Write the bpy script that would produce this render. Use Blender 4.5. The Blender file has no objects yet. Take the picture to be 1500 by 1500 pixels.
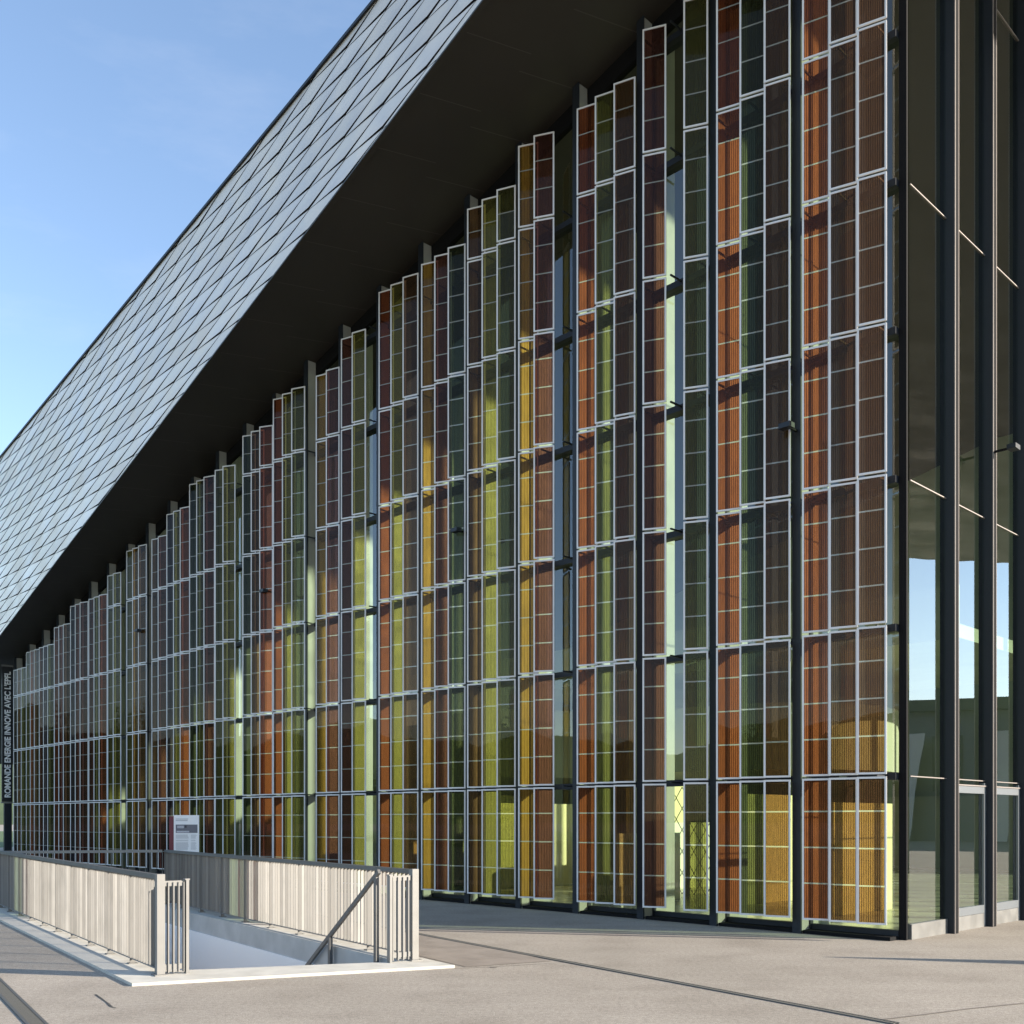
import bpy, math, random
from math import radians, sin, cos, tan, pi
from mathutils import Vector

random.seed(7)
S = bpy.context.scene
COL = S.collection

# ------------------------------------------------------------------ camera
EYE = 1.6
cam_d = bpy.data.cameras.new("camera")
cam = bpy.data.objects.new("camera", cam_d)
COL.objects.link(cam)
cam.location = (0, 0, EYE)
cam.rotation_euler = (radians(90), 0, 0)
cam_d.sensor_width = 36.0
cam_d.sensor_fit = 'HORIZONTAL'
cam_d.lens = 1490 / 1500 * 36.0
cam_d.shift_y = 451.7 / 1500
cam_d.clip_start = 0.1
cam_d.clip_end = 4000
S.camera = cam

# ------------------------------------------------------------------ light
SUN_EL, SUN_AZ = 18.0, 12.5            # azimuth: degrees behind the +X axis
w = bpy.data.worlds.new("World")
S.world = w
w.use_nodes = True
nt = w.node_tree
bg = nt.nodes["Background"]
sky = nt.nodes.new("ShaderNodeTexSky")
sky.sky_type = 'NISHITA'
sky.sun_disc = False
sky.sun_elevation = radians(SUN_EL)
sky.sun_rotation = radians(90 + SUN_AZ)
sky.altitude = 400
sky.air_density = 1.0
sky.dust_density = 0.3
sky.ozone_density = 2.0
# thin wisps of high cloud
wtc = nt.nodes.new("ShaderNodeTexCoord")
wmp = nt.nodes.new("ShaderNodeMapping")
wmp.inputs["Scale"].default_value = (1.0, 1.6, 4.0)
wmp.inputs["Rotation"].default_value = (0.2, 0.5, 0.3)
wnz = nt.nodes.new("ShaderNodeTexNoise")
wnz.inputs["Scale"].default_value = 2.2
wnz.inputs["Detail"].default_value = 7
wnz.inputs["Roughness"].default_value = 0.62
wmr = nt.nodes.new("ShaderNodeMapRange")
wmr.inputs[1].default_value = 0.50
wmr.inputs[2].default_value = 0.85
wmr.inputs[4].default_value = 0.16
wmx = nt.nodes.new("ShaderNodeMix")
wmx.data_type = 'RGBA'
wmx.inputs[7].default_value = (3.4, 3.6, 3.9, 1)
nt.links.new(wtc.outputs["Generated"], wmp.inputs[0])
nt.links.new(wmp.outputs[0], wnz.inputs["Vector"])
nt.links.new(wnz.outputs[0], wmr.inputs[0])
nt.links.new(wmr.outputs[0], wmx.inputs[0])
nt.links.new(sky.outputs[0], wmx.inputs[6])
wtint = nt.nodes.new("ShaderNodeMix")
wtint.data_type = 'RGBA'
wtint.blend_type = 'MULTIPLY'
wtint.inputs[0].default_value = 1.0
wtint.inputs[7].default_value = (1.02, 0.945, 0.90, 1)
nt.links.new(wmx.outputs[2], wtint.inputs[6])
nt.links.new(wtint.outputs[2], bg.inputs[0])
bg.inputs[1].default_value = 0.112
sun_d = bpy.data.lights.new("sun", 'SUN')
sun_d.energy = 3.3
sun_d.angle = radians(0.53)
sun_d.color = (1.0, 0.90, 0.76)
sun = bpy.data.objects.new("sun", sun_d)
COL.objects.link(sun)
LDIR = Vector((-cos(radians(SUN_AZ)) * cos(radians(SUN_EL)), sin(radians(SUN_AZ)) * cos(radians(SUN_EL)), -sin(radians(SUN_EL))))
sun.rotation_euler = LDIR.to_track_quat('-Z', 'Y').to_euler()
sun.location = (60, -10, 40)
S.view_settings.view_transform = 'Standard'
S.view_settings.look = 'None'
S.view_settings.exposure = 1.8
S.view_settings.gamma = 1.0
S.render.engine = 'CYCLES'
S.cycles.transparent_max_bounces = 32
S.cycles.max_bounces = 10
S.cycles.glossy_bounces = 5
S.cycles.use_denoising = True
S.cycles.caustics_reflective = False
S.cycles.caustics_refractive = False

# ------------------------------------------------------------------ helpers
C0 = Vector((5.2547, 13.5763, 0))
D1 = Vector((-0.69243, 0.72148, 0))        # along the facade, away to the left
N1 = Vector((-0.72148, -0.69243, 0))       # out of the facade, towards the plaza
D2 = -N1                                   # along the corner facade
UP = Vector((0, 0, 1))


def F(s, o, z):
    return C0 + D1 * s + N1 * o + UP * z


def px_of(p):
    return 750 + 1490 * p.x / p.y, 1201.7 - 1490 * (p.z - EYE) / p.y


class MB:
    """collects faces with material slots and uv and links them as ONE mesh object"""

    def __init__(self):
        self.v, self.f, self.m, self.uv = [], [], [], {}

    def face(self, pts, mi=0, uv=None):
        b = len(self.v)
        self.v += [tuple(p) for p in pts]
        self.f.append(tuple(range(b, b + len(pts))))
        self.m.append(mi)
        if uv:
            self.uv[len(self.f) - 1] = uv

    def hexa(self, p, mi=0):
        """p: 8 corners, 0-3 bottom loop, 4-7 top loop"""
        b = len(self.v)
        self.v += [tuple(q) for q in p]
        fs = [(0, 3, 2, 1), (4, 5, 6, 7), (0, 1, 5, 4), (1, 2, 6, 5), (2, 3, 7, 6), (3, 0, 4, 7)]
        for k, q in enumerate(fs):
            self.f.append(tuple(b + i for i in q))
            self.m.append(mi[k] if isinstance(mi, (list, tuple)) else mi)

    def box(self, o, a, b, c, mi=0):
        """origin corner o and the three edge vectors"""
        o, a, b, c = Vector(o), Vector(a), Vector(b), Vector(c)
        if a.cross(b).dot(c) < 0:
            a, b = b, a
        self.hexa([o, o + a, o + a + b, o + b, o + c, o + a + c, o + a + b + c, o + b + c], mi)

    def fbox(self, s0, s1, o0, o1, z0, z1, mi=0):
        self.box(F(s0, o0, z0), D1 * (s1 - s0), N1 * (o1 - o0), UP * (z1 - z0), mi)

    def abox(self, x0, x1, y0, y1, z0, z1, mi=0):
        self.box((x0, y0, z0), (x1 - x0, 0, 0), (0, y1 - y0, 0), (0, 0, z1 - z0), mi)

    def bar(self, p, q, w_, h_, up=UP, mi=0):
        p, q = Vector(p), Vector(q)
        d = (q - p).normalized()
        side = d.cross(up).normalized() * w_
        u = side.cross(d).normalized() * h_
        self.box(p - side / 2 - u / 2, q - p, side, u, mi)

    def tube(self, p, q, r0, r1, n=12, mi=0):
        p, q = Vector(p), Vector(q)
        d = (q - p).normalized()
        a = d.orthogonal().normalized()
        b_ = d.cross(a)
        base = len(self.v)
        for (c, r) in ((p, r0), (q, r1)):
            for k in range(n):
                t = 2 * pi * k / n
                self.v.append(tuple(c + (a * cos(t) + b_ * sin(t)) * r))
        for k in range(n):
            k2 = (k + 1) % n
            self.f.append((base + k, base + k2, base + n + k2, base + n + k))
            self.m.append(mi)
        self.f.append(tuple(base + k for k in reversed(range(n))))
        self.m.append(mi)
        self.f.append(tuple(base + n + k for k in range(n)))
        self.m.append(mi)

    def build(self, name, mats, parent=None, origin=None):
        me = bpy.data.meshes.new(name)
        o = Vector(origin) if origin is not None else Vector((0, 0, 0))
        me.from_pydata([tuple(Vector(p) - o) for p in self.v], [], self.f)
        if not isinstance(mats, (list, tuple)):
            mats = [mats]
        for m in mats:
            me.materials.append(m)
        for p, mi in zip(me.polygons, self.m):
            p.material_index = mi
        if self.uv:
            l = me.uv_layers.new(name="UVMap")
            for fi, uv in self.uv.items():
                for li, c in zip(me.polygons[fi].loop_indices, uv):
                    l.data[li].uv = c
        me.update()
        ob = bpy.data.objects.new(name, me)
        COL.objects.link(ob)
        ob.location = o
        if parent is not None:
            ob.parent = parent
            ob.location = o - world_loc(parent)
        return ob


def world_loc(ob):
    p = Vector(ob.location)
    while ob.parent is not None:
        ob = ob.parent
        p = p + Vector(ob.location)
    return p


def empty(name, loc):
    e = bpy.data.objects.new(name, None)
    COL.objects.link(e)
    e.location = loc
    return e


def tag(ob, label=None, cat=None, group=None, kind=None):
    if label:
        ob["label"] = label
    if cat:
        ob["category"] = cat
    if group:
        ob["group"] = group
    if kind:
        ob["kind"] = kind
    return ob


# ------------------------------------------------------------------ materials
def mat(name, col, rough=0.6, metal=0.0, spec=0.5, bump=None, var=None):
    m = bpy.data.materials.new(name)
    m.use_nodes = True
    n = m.node_tree
    p = n.nodes["Principled BSDF"]
    p.inputs["Base Color"].default_value = (*col, 1)
    p.inputs["Roughness"].default_value = rough
    p.inputs["Metallic"].default_value = metal
    p.inputs["Specular IOR Level"].default_value = spec
    tc = n.nodes.new("ShaderNodeTexCoord")
    if var:
        scale, amt = var
        nz = n.nodes.new("ShaderNodeTexNoise")
        nz.inputs["Scale"].default_value = scale
        nz.inputs["Detail"].default_value = 6
        n.links.new(tc.outputs["Object"], nz.inputs["Vector"])
        mx = n.nodes.new("ShaderNodeMix")
        mx.data_type = 'RGBA'
        mx.inputs[6].default_value = (*[c * (1 - amt) for c in col], 1)
        mx.inputs[7].default_value = (*[min(1, c * (1 + amt)) for c in col], 1)
        mr = n.nodes.new("ShaderNodeMapRange")
        mr.inputs[1].default_value = 0.3
        mr.inputs[2].default_value = 0.7
        n.links.new(nz.outputs[0], mr.inputs[0])
        n.links.new(mr.outputs[0], mx.inputs[0])
        n.links.new(mx.outputs[2], p.inputs["Base Color"])
        rr = n.nodes.new("ShaderNodeMapRange")
        rr.inputs[1].default_value = 0.3
        rr.inputs[2].default_value = 0.7
        rr.inputs[3].default_value = max(0.02, rough * 0.8)
        rr.inputs[4].default_value = min(1, rough * 1.2)
        n.links.new(nz.outputs[0], rr.inputs[0])
        n.links.new(rr.outputs[0], p.inputs["Roughness"])
    if bump:
        scale, st, dist = bump
        nb = n.nodes.new("ShaderNodeTexNoise")
        nb.inputs["Scale"].default_value = scale
        nb.inputs["Detail"].default_value = 8
        n.links.new(tc.outputs["Object"], nb.inputs["Vector"])
        b = n.nodes.new("ShaderNodeBump")
        b.inputs["Strength"].default_value = st
        b.inputs["Distance"].default_value = dist
        n.links.new(nb.outputs[0], b.inputs["Height"])
        n.links.new(b.outputs[0], p.inputs["Normal"])
    return m


def schlick(n, f0, power=5.0):
    lw = n.nodes.new("ShaderNodeLayerWeight")
    lw.inputs[0].default_value = 0.5
    pw = n.nodes.new("ShaderNodeMath")
    pw.operation = 'POWER'
    n.links.new(lw.outputs["Facing"], pw.inputs[0])
    pw.inputs[1].default_value = power
    ma = n.nodes.new("ShaderNodeMath")
    ma.operation = 'MULTIPLY_ADD'
    n.links.new(pw.outputs[0], ma.inputs[0])
    ma.inputs[1].default_value = 1 - f0
    ma.inputs[2].default_value = f0
    return ma.outputs[0]


def wobble(n, scale, strength, dist):
    tc = n.nodes.new("ShaderNodeTexCoord")
    nz = n.nodes.new("ShaderNodeTexNoise")
    nz.inputs["Scale"].default_value = scale
    nz.inputs["Detail"].default_value = 1
    n.links.new(tc.outputs["Object"], nz.inputs["Vector"])
    b = n.nodes.new("ShaderNodeBump")
    b.inputs["Strength"].default_value = strength
    b.inputs["Distance"].default_value = dist
    n.links.new(nz.outputs[0], b.inputs["Height"])
    return b.outputs[0]


def glass(name, tint, f0=0.1, wob=0.15):
    m = bpy.data.materials.new(name)
    m.use_nodes = True
    n = m.node_tree
    n.nodes.remove(n.nodes["Principled BSDF"])
    out = n.nodes["Material Output"]
    tr = n.nodes.new("ShaderNodeBsdfTransparent")
    tr.inputs[0].default_value = (*tint, 1)
    gl = n.nodes.new("ShaderNodeBsdfGlossy")
    gl.inputs["Color"].default_value = (0.95, 0.98, 1.0, 1)
    gl.inputs["Roughness"].default_value = 0.0
    if wob:
        n.links.new(wobble(n, 0.9, wob, 0.01), gl.inputs["Normal"])
    mx = n.nodes.new("ShaderNodeMixShader")
    n.links.new(schlick(n, f0, 4.0), mx.inputs[0])
    n.links.new(tr.outputs[0], mx.inputs[1])
    n.links.new(gl.outputs[0], mx.inputs[2])
    n.links.new(mx.outputs[0], out.inputs[0])
    return m


def cell_glass(name, tint, gap=(0.80, 0.80, 0.72)):
    """dye cell glass: fine vertical cell strips, clear lines between the cells"""
    m = bpy.data.materials.new(name)
    m.use_nodes = True
    n = m.node_tree
    n.nodes.remove(n.nodes["Principled BSDF"])
    out = n.nodes["Material Output"]
    uv = n.nodes.new("ShaderNodeUVMap")
    sep = n.nodes.new("ShaderNodeSeparateXYZ")
    n.links.new(uv.outputs[0], sep.inputs[0])

    def M(op, a, b=None, c=None):
        q = n.nodes.new("ShaderNodeMath")
        q.operation = op
        for k, x in enumerate((a, b, c)):
            if x is None:
                continue
            if isinstance(x, (int, float)):
                q.inputs[k].default_value = x
            else:
                n.links.new(x, q.inputs[k])
        return q.outputs[0]

    fu = M('FRACT', M('DIVIDE', sep.outputs[0], 0.0285))
    stripe = M('LESS_THAN', fu, 0.30)
    fv = M('FRACT', M('DIVIDE', sep.outputs[1], 0.49625))
    gapm = M('MULTIPLY', M('LESS_THAN', fv, 0.040), M('GREATER_THAN', sep.outputs[1], 0.1))
    # slow colour drift between neighbouring cells
    tc = n.nodes.new("ShaderNodeTexCoord")
    mp = n.nodes.new("ShaderNodeMapping")
    mp.inputs["Scale"].default_value = (1, 1, 0.12)
    n.links.new(tc.outputs["Object"], mp.inputs[0])
    nz = n.nodes.new("ShaderNodeTexNoise")
    nz.inputs["Scale"].default_value = 60
    n.links.new(mp.outputs[0], nz.inputs["Vector"])
    drift = M('MULTIPLY_ADD', nz.outputs[0], 0.6, 0.7)
    mx1 = n.nodes.new("ShaderNodeMix")
    mx1.data_type = 'RGBA'
    mx1.inputs[6].default_value = (*tint, 1)
    mx1.inputs[7].default_value = (*[t * 0.16 for t in tint], 1)
    n.links.new(stripe, mx1.inputs[0])
    vm = n.nodes.new("ShaderNodeVectorMath")
    vm.operation = 'SCALE'
    n.links.new(mx1.outputs[2], vm.inputs[0])
    n.links.new(drift, vm.inputs[3])
    mx2 = n.nodes.new("ShaderNodeMix")
    mx2.data_type = 'RGBA'
    mx2.inputs[7].default_value = (*gap, 1)
    n.links.new(gapm, mx2.inputs[0])
    n.links.new(vm.outputs[0], mx2.inputs[6])
    tr = n.nodes.new("ShaderNodeBsdfTransparent")
    n.links.new(mx2.outputs[2], tr.inputs[0])
    df = n.nodes.new("ShaderNodeBsdfDiffuse")
    mg = n.nodes.new("ShaderNodeMix")
    mg.data_type = 'RGBA'
    mg.inputs[6].default_value = (*[0.004 + t * 0.42 for t in tint], 1)
    mg.inputs[7].default_value = (0.6, 0.6, 0.55, 1)
    n.links.new(gapm, mg.inputs[0])
    n.links.new(mg.outputs[2], df.inputs[0])
    m0 = n.nodes.new("ShaderNodeMixShader")
    n.links.new(M("MULTIPLY_ADD", gapm, 0.22, 0.13), m0.inputs[0])
    n.links.new(tr.outputs[0], m0.inputs[1])
    n.links.new(df.outputs[0], m0.inputs[2])
    tl = n.nodes.new("ShaderNodeBsdfTranslucent")
    n.links.new(mx2.outputs[2], tl.inputs[0])
    m1 = n.nodes.new("ShaderNodeMixShader")
    m1.inputs[0].default_value = 0.085
    n.links.new(m0.outputs[0], m1.inputs[1])
    n.links.new(tl.outputs[0], m1.inputs[2])
    m0 = m1
    gl = n.nodes.new("ShaderNodeBsdfGlossy")
    gl.inputs["Color"].default_value = (0.95, 0.92, 0.90, 1)
    gl.inputs["Roughness"].default_value = 0.01
    n.links.new(wobble(n, 1.2, 0.12, 0.01), gl.inputs["Normal"])
    mx = n.nodes.new("ShaderNodeMixShader")
    n.links.new(schlick(n, 0.014, 5.6), mx.inputs[0])
    n.links.new(m0.outputs[0], mx.inputs[1])
    n.links.new(gl.outputs[0], mx.inputs[2])
    n.links.new(mx.outputs[0], out.inputs[0])
    return m


M_FRAME = mat("panel_frame_aluminium", (0.72, 0.69, 0.67), 0.45, 0.0, var=(1.5, 0.06))
M_FIN = mat("fin_light_grey", (0.31, 0.31, 0.28), 0.5, 0.0, var=(3, 0.06))
M_NAVY = mat("anthracite_steel", (0.017, 0.021, 0.028), 0.5, 0, 0.3)
M_BLACK = mat("black_rubber", (0.008, 0.008, 0.009), 0.8, 0, 0.15)
M_SOFFIT = mat("soffit_dark_metal", (0.038, 0.034, 0.028), 0.5, var=(0.4, 0.15))
M_TILE = mat("roof_tile_metal", (0.76, 0.655, 0.56), 0.50, 0.6, var=(1.3, 0.07))
M_TILE2 = mat("roof_tile_metal_dull", (0.73, 0.63, 0.545), 0.52, 0.58, var=(1.3, 0.07))
M_TILE3 = mat("roof_tile_metal_bright", (0.79, 0.68, 0.585), 0.48, 0.6, var=(1.3, 0.07))
M_TILEBACK = mat("roof_membrane", (0.035, 0.036, 0.040), 0.8)
M_CAP = mat("bronze_anodised_cap", (0.22, 0.19, 0.175), 0.5, 0.2)
M_ALU = mat("aluminium_kickplate", (0.19, 0.188, 0.18), 0.45, 0.3, var=(4, 0.06))
M_GLASS = glass("curtain_glass", (0.72, 0.80, 0.68), 0.085)
M_GLASS_R = glass("corner_glass", (0.66, 0.79, 0.66), 0.24, 0.12)
M_WALLIN = mat("interior_wall", (0.50, 0.50, 0.40), 0.8, var=(0.5, 0.2))
M_CREAM = mat("cream_plaster", (0.52, 0.49, 0.40), 0.7)
M_FLOORIN = mat("interior_floor", (0.56, 0.52, 0.42), 0.25, var=(0.8, 0.15))
M_STEEL = mat("galvanised_steel", (0.212, 0.205, 0.194), 0.55, 0.2, var=(4, 0.07))
M_STEEL2 = mat("galvanised_steel_dull", (0.170, 0.164, 0.155), 0.6, 0.2, var=(4, 0.1))
M_STEEL3 = mat("galvanised_steel_bright", (0.25, 0.243, 0.232), 0.5, 0.2, var=(4, 0.07))
M_STEELD = mat("handrail_steel", (0.13, 0.127, 0.124), 0.5, 0.4, var=(6, 0.1))
M_CONC = mat("pale_concrete", (0.55, 0.52, 0.455), 0.8, var=(5, 0.08), bump=(60, 0.2, 0.004))
M_CONCG = mat("grey_concrete", (0.46, 0.45, 0.43), 0.85, var=(2.5, 0.16), bump=(30, 0.3, 0.004))
M_WHITE = mat("white_panel", (0.90, 0.88, 0.86), 0.5)
M_SIGNW = mat("sign_white", (0.78, 0.78, 0.80), 0.4)
M_SIGNR = mat("sign_crimson", (0.12, 0.006, 0.02), 0.45)
M_SIGNB = mat("sign_black", (0.012, 0.013, 0.016), 0.45)
M_INK = mat("sign_print_grey", (0.22, 0.23, 0.27), 0.6)

TINT = {
    'red': (0.68, 0.20, 0.09), 'amber': (1.0, 0.55, 0.12), 'green': (0.42, 0.40, 0.14),
    'dark green': (0.19, 0.21, 0.11), 'yellow': (0.70, 0.60, 0.17), 'brown': (0.46, 0.25, 0.125),
    'maroon': (0.38, 0.15, 0.11), 'navy': (0.20, 0.17, 0.20),
}
CELL = {k: cell_glass("cell_glass_" + k.replace(' ', '_'), v) for k, v in TINT.items()}

# ------------------------------------------------------------------ ground
U = Vector((-0.576, 0.8174, 0))            # along the stair opening, away
V = Vector((0.8174, 0.576, 0))             # across it, to the right
OA = Vector((-3.47, 10.66, 0))             # opening, near left corner
OB = Vector((-1.26, 11.32, 0))             # opening, near right corner
OD = OA + U * 9.5
OC = OB + U * 9.3


def ground_mat():
    m = bpy.data.materials.new("asphalt")
    m.use_nodes = True
    n = m.node_tree
    p = n.nodes["Principled BSDF"]
    tc = n.nodes.new("ShaderNodeTexCoord")

    def noise(scale, detail=4, src=None):
        q = n.nodes.new("ShaderNodeTexNoise")
        q.inputs["Scale"].default_value = scale
        q.inputs["Detail"].default_value = detail
        n.links.new(src or tc.outputs["Object"], q.inputs["Vector"])
        return q.outputs[0]

    def mixc(f, a, b, lo=0.35, hi=0.65):
        mr = n.nodes.new("ShaderNodeMapRange")
        mr.inputs[1].default_value = lo
        mr.inputs[2].default_value = hi
        n.links.new(f, mr.inputs[0])
        mx = n.nodes.new("ShaderNodeMix")
        mx.data_type = 'RGBA'
        n.links.new(mr.outputs[0], mx.inputs[0])
        for k, x in ((6, a), (7, b)):
            if isinstance(x, tuple):
                mx.inputs[k].default_value = (*x, 1)
            else:
                n.links.new(x, mx.inputs[k])
        return mx.outputs[2]

    base = mixc(noise(0.35, 6), (0.308, 0.268, 0.219), (0.362, 0.317, 0.263))
    # drawn-out machine streaks
    mp = n.nodes.new("ShaderNodeMapping")
    mp.inputs["Rotation"].default_value = (0, 0, radians(-36))
    mp.inputs["Scale"].default_value = (0.35, 3.0, 1)
    n.links.new(tc.outputs["Object"], mp.inputs[0])
    st = noise(1.2, 5, mp.outputs[0])
    mul = n.nodes.new("ShaderNodeMix")
    mul.data_type = 'RGBA'
    mul.blend_type = 'MULTIPLY'
    mul.inputs[0].default_value = 1
    n.links.new(base, mul.inputs[6])
    n.links.new(mixc(st, (0.95, 0.947, 0.94), (1.03, 1.03, 1.03), 0.3, 0.7), mul.inputs[7])
    mul2 = n.nodes.new("ShaderNodeMix")
    mul2.data_type = 'RGBA'
    mul2.blend_type = 'MULTIPLY'
    mul2.inputs[0].default_value = 1
    n.links.new(mul.outputs[2], mul2.inputs[6])
    n.links.new(mixc(noise(85, 3), (0.62, 0.61, 0.60), (1.32, 1.32, 1.32), 0.3, 0.7), mul2.inputs[7])
    mul3 = n.nodes.new("ShaderNodeMix")
    mul3.data_type = 'RGBA'
    mul3.blend_type = 'MULTIPLY'
    mul3.inputs[0].default_value = 1
    n.links.new(mul2.outputs[2], mul3.inputs[6])
    n.links.new(mixc(noise(22, 5), (0.84, 0.835, 0.83), (1.10, 1.10, 1.10), 0.32, 0.62), mul3.inputs[7])
    mul4 = n.nodes.new("ShaderNodeMix")
    mul4.data_type = 'RGBA'
    mul4.blend_type = 'MULTIPLY'
    mul4.inputs[0].default_value = 1
    n.links.new(mul3.outputs[2], mul4.inputs[6])
    n.links.new(mixc(noise(1.1, 8), (0.86, 0.85, 0.84), (1.03, 1.03, 1.03), 0.30, 0.52), mul4.inputs[7])
    n.links.new(mul4.outputs[2], p.inputs["Base Color"])
    p.inputs["Roughness"].default_value = 0.85
    b = n.nodes.new("ShaderNodeBump")
    b.inputs["Strength"].default_value = 0.5
    b.inputs["Distance"].default_value = 0.006
    n.links.new(noise(110, 4), b.inputs["Height"])
    n.links.new(b.outputs[0], p.inputs["Normal"])
    return m


M_ASPH = ground_mat()
g = MB()
out = [Vector((-900, -900, 0)), Vector((900, -900, 0)), Vector((900, 900, 0)), Vector((-900, 900, 0))]
inn = [OA, OB, OC, OD]
for k in range(4):
    k2 = (k + 1) % 4
    g.face([out[k], out[k2], inn[k2], inn[k]])
tag(g.build("ground", M_ASPH), kind="structure")

# darker older asphalt between the stair and the slot drain
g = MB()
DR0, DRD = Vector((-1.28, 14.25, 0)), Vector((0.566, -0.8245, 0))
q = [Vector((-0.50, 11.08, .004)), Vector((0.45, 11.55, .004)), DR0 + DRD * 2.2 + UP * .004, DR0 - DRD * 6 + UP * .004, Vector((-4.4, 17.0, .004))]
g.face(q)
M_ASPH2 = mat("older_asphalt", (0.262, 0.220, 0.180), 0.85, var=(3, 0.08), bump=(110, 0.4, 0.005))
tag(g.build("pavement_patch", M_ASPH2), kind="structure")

# tar crack in the foreground
g = MB()
def gp(x, y):
    Y = 1490 * EYE / (y - 1201.7)
    return Vector(((x - 750) / 1490 * Y, Y, 0.004))
pts = [gp(140, 1457), gp(150, 1464), gp(158, 1470), gp(163, 1475), gp(170, 1477)]
seam = [gp(665, 1419), gp(720, 1416.5), gp(780, 1413), gp(850, 1409)]
tyre = [gp(1290, 1494), gp(1350, 1487), gp(1420, 1478), gp(1500, 1470)]
spot = [gp(717, 1417.6), gp(728, 1418)]
for ln, hw in ((seam, .006), (tyre, .012), (spot, .012)):
    for a, b in zip(ln, ln[1:]):
        sd = (b - a).cross(UP).normalized() * hw
        g.face([a - sd, b - sd, b + sd, a + sd], 0 if ln is spot else 1)
for a, b in zip(pts, pts[1:]):
    sd = (b - a).cross(UP).normalized() * random.uniform(.006, .012)
    g.face([a - sd, b - sd, b + sd, a + sd])
tag(g.build("pavement_crack", [mat("tar", (0.06, 0.055, 0.05), 0.8), mat("asphalt_joint", (0.19, 0.165, 0.14), 0.85)]), kind="structure")


def slot_drain(a, d, length, wd, label):
    root = empty("slot_drain", a)
    sd = d.cross(UP).normalized() * wd
    fr = MB()
    fr.box(a - sd / 2, d * length, sd * 0.16, UP * .009)
    fr.box(a + sd / 2 - sd * .16, d * length, sd * 0.16, UP * .009)
    fr.build("drain_frame", mat("drain_steel", (0.10, 0.10, 0.095), 0.6, 0.3), root)
    gr = MB()
    gr.box(a - sd * .34, d * length, sd * .68, UP * .003)
    k = 0.0
    while k < length - .03:
        gr.box(a - sd * .34 + d * k + UP * .003, d * .012, sd * .68, UP * .005, 1)
        k += .03
    gr.build("grating", [mat("drain_dark", (0.012, 0.012, 0.011), 0.8), mat("drain_bar", (0.075, 0.075, 0.07), 0.6, 0.3)], root)
    tag(root, label, "drain", "slot drains in the plaza")


slot_drain(DR0 - DRD * 5.0, DRD, 12.6, .085, "long narrow slot drain crossing the plaza towards the glass corner")
slot_drain(Vector((-7.4, 13.5, 0)), Vector((0.554, -0.833, 0)), 7.6, .15, "wide slotted drain in the asphalt left of the stair railing")

# ------------------------------------------------------------------ stairwell with pale kerb
stair = empty("stairwell", OA + (OB - OA) * .5)
k = MB()
KA = Vector((-3.66, 9.80, 0))
KB = Vector((-0.62, 11.03, 0))
KD, KC = KA + U * 10.6, KB + U * 10.4
KZ = Vector((0, 0, .03))
ko, ki = [KA, KB, KC, KD], [OA, OB, OC, OD]
for i in range(4):
    j = (i + 1) % 4
    k.face([ko[i] + KZ, ko[j] + KZ, ki[j] + KZ, ki[i] + KZ])
    k.face([ko[i], ko[j], ko[j] + KZ, ko[i] + KZ])
k.build("kerb", M_CONC, stair)
k = MB()
for i in range(4):
    j = (i + 1) % 4
    a, b = ki[i], ki[j]
    k.face([a + KZ, b + KZ, b - UP * .26, a - UP * .26])
k.build("concrete_rim", M_CONCG, stair)
k = MB()
for i in range(4):
    j = (i + 1) % 4
    a, b = ki[i], ki[j]
    ins = (b - a).normalized().cross(UP) * -.02
    a2, b2 = a + ins, b + ins
    k.face([a2 - UP * .26, b2 - UP * .26, b2 - UP * 5.2, a2 - UP * 5.2])
    k.face([a - UP * .26, b - UP * .26, b2 - UP * .26, a2 - UP * .26])
k.build("white_wall", M_WHITE, stair)
k = MB()
for i in range(26):
    a = OA + U * (.30 * i) + V * .02
    k.box(a - UP * (.18 * (i + 1)), U * .30, OB - OA, UP * -.18)
k.build("steps", M_CONC, stair)
tag(stair, "stairwell opening with pale concrete kerb and white inner walls", "stairwell")


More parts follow.
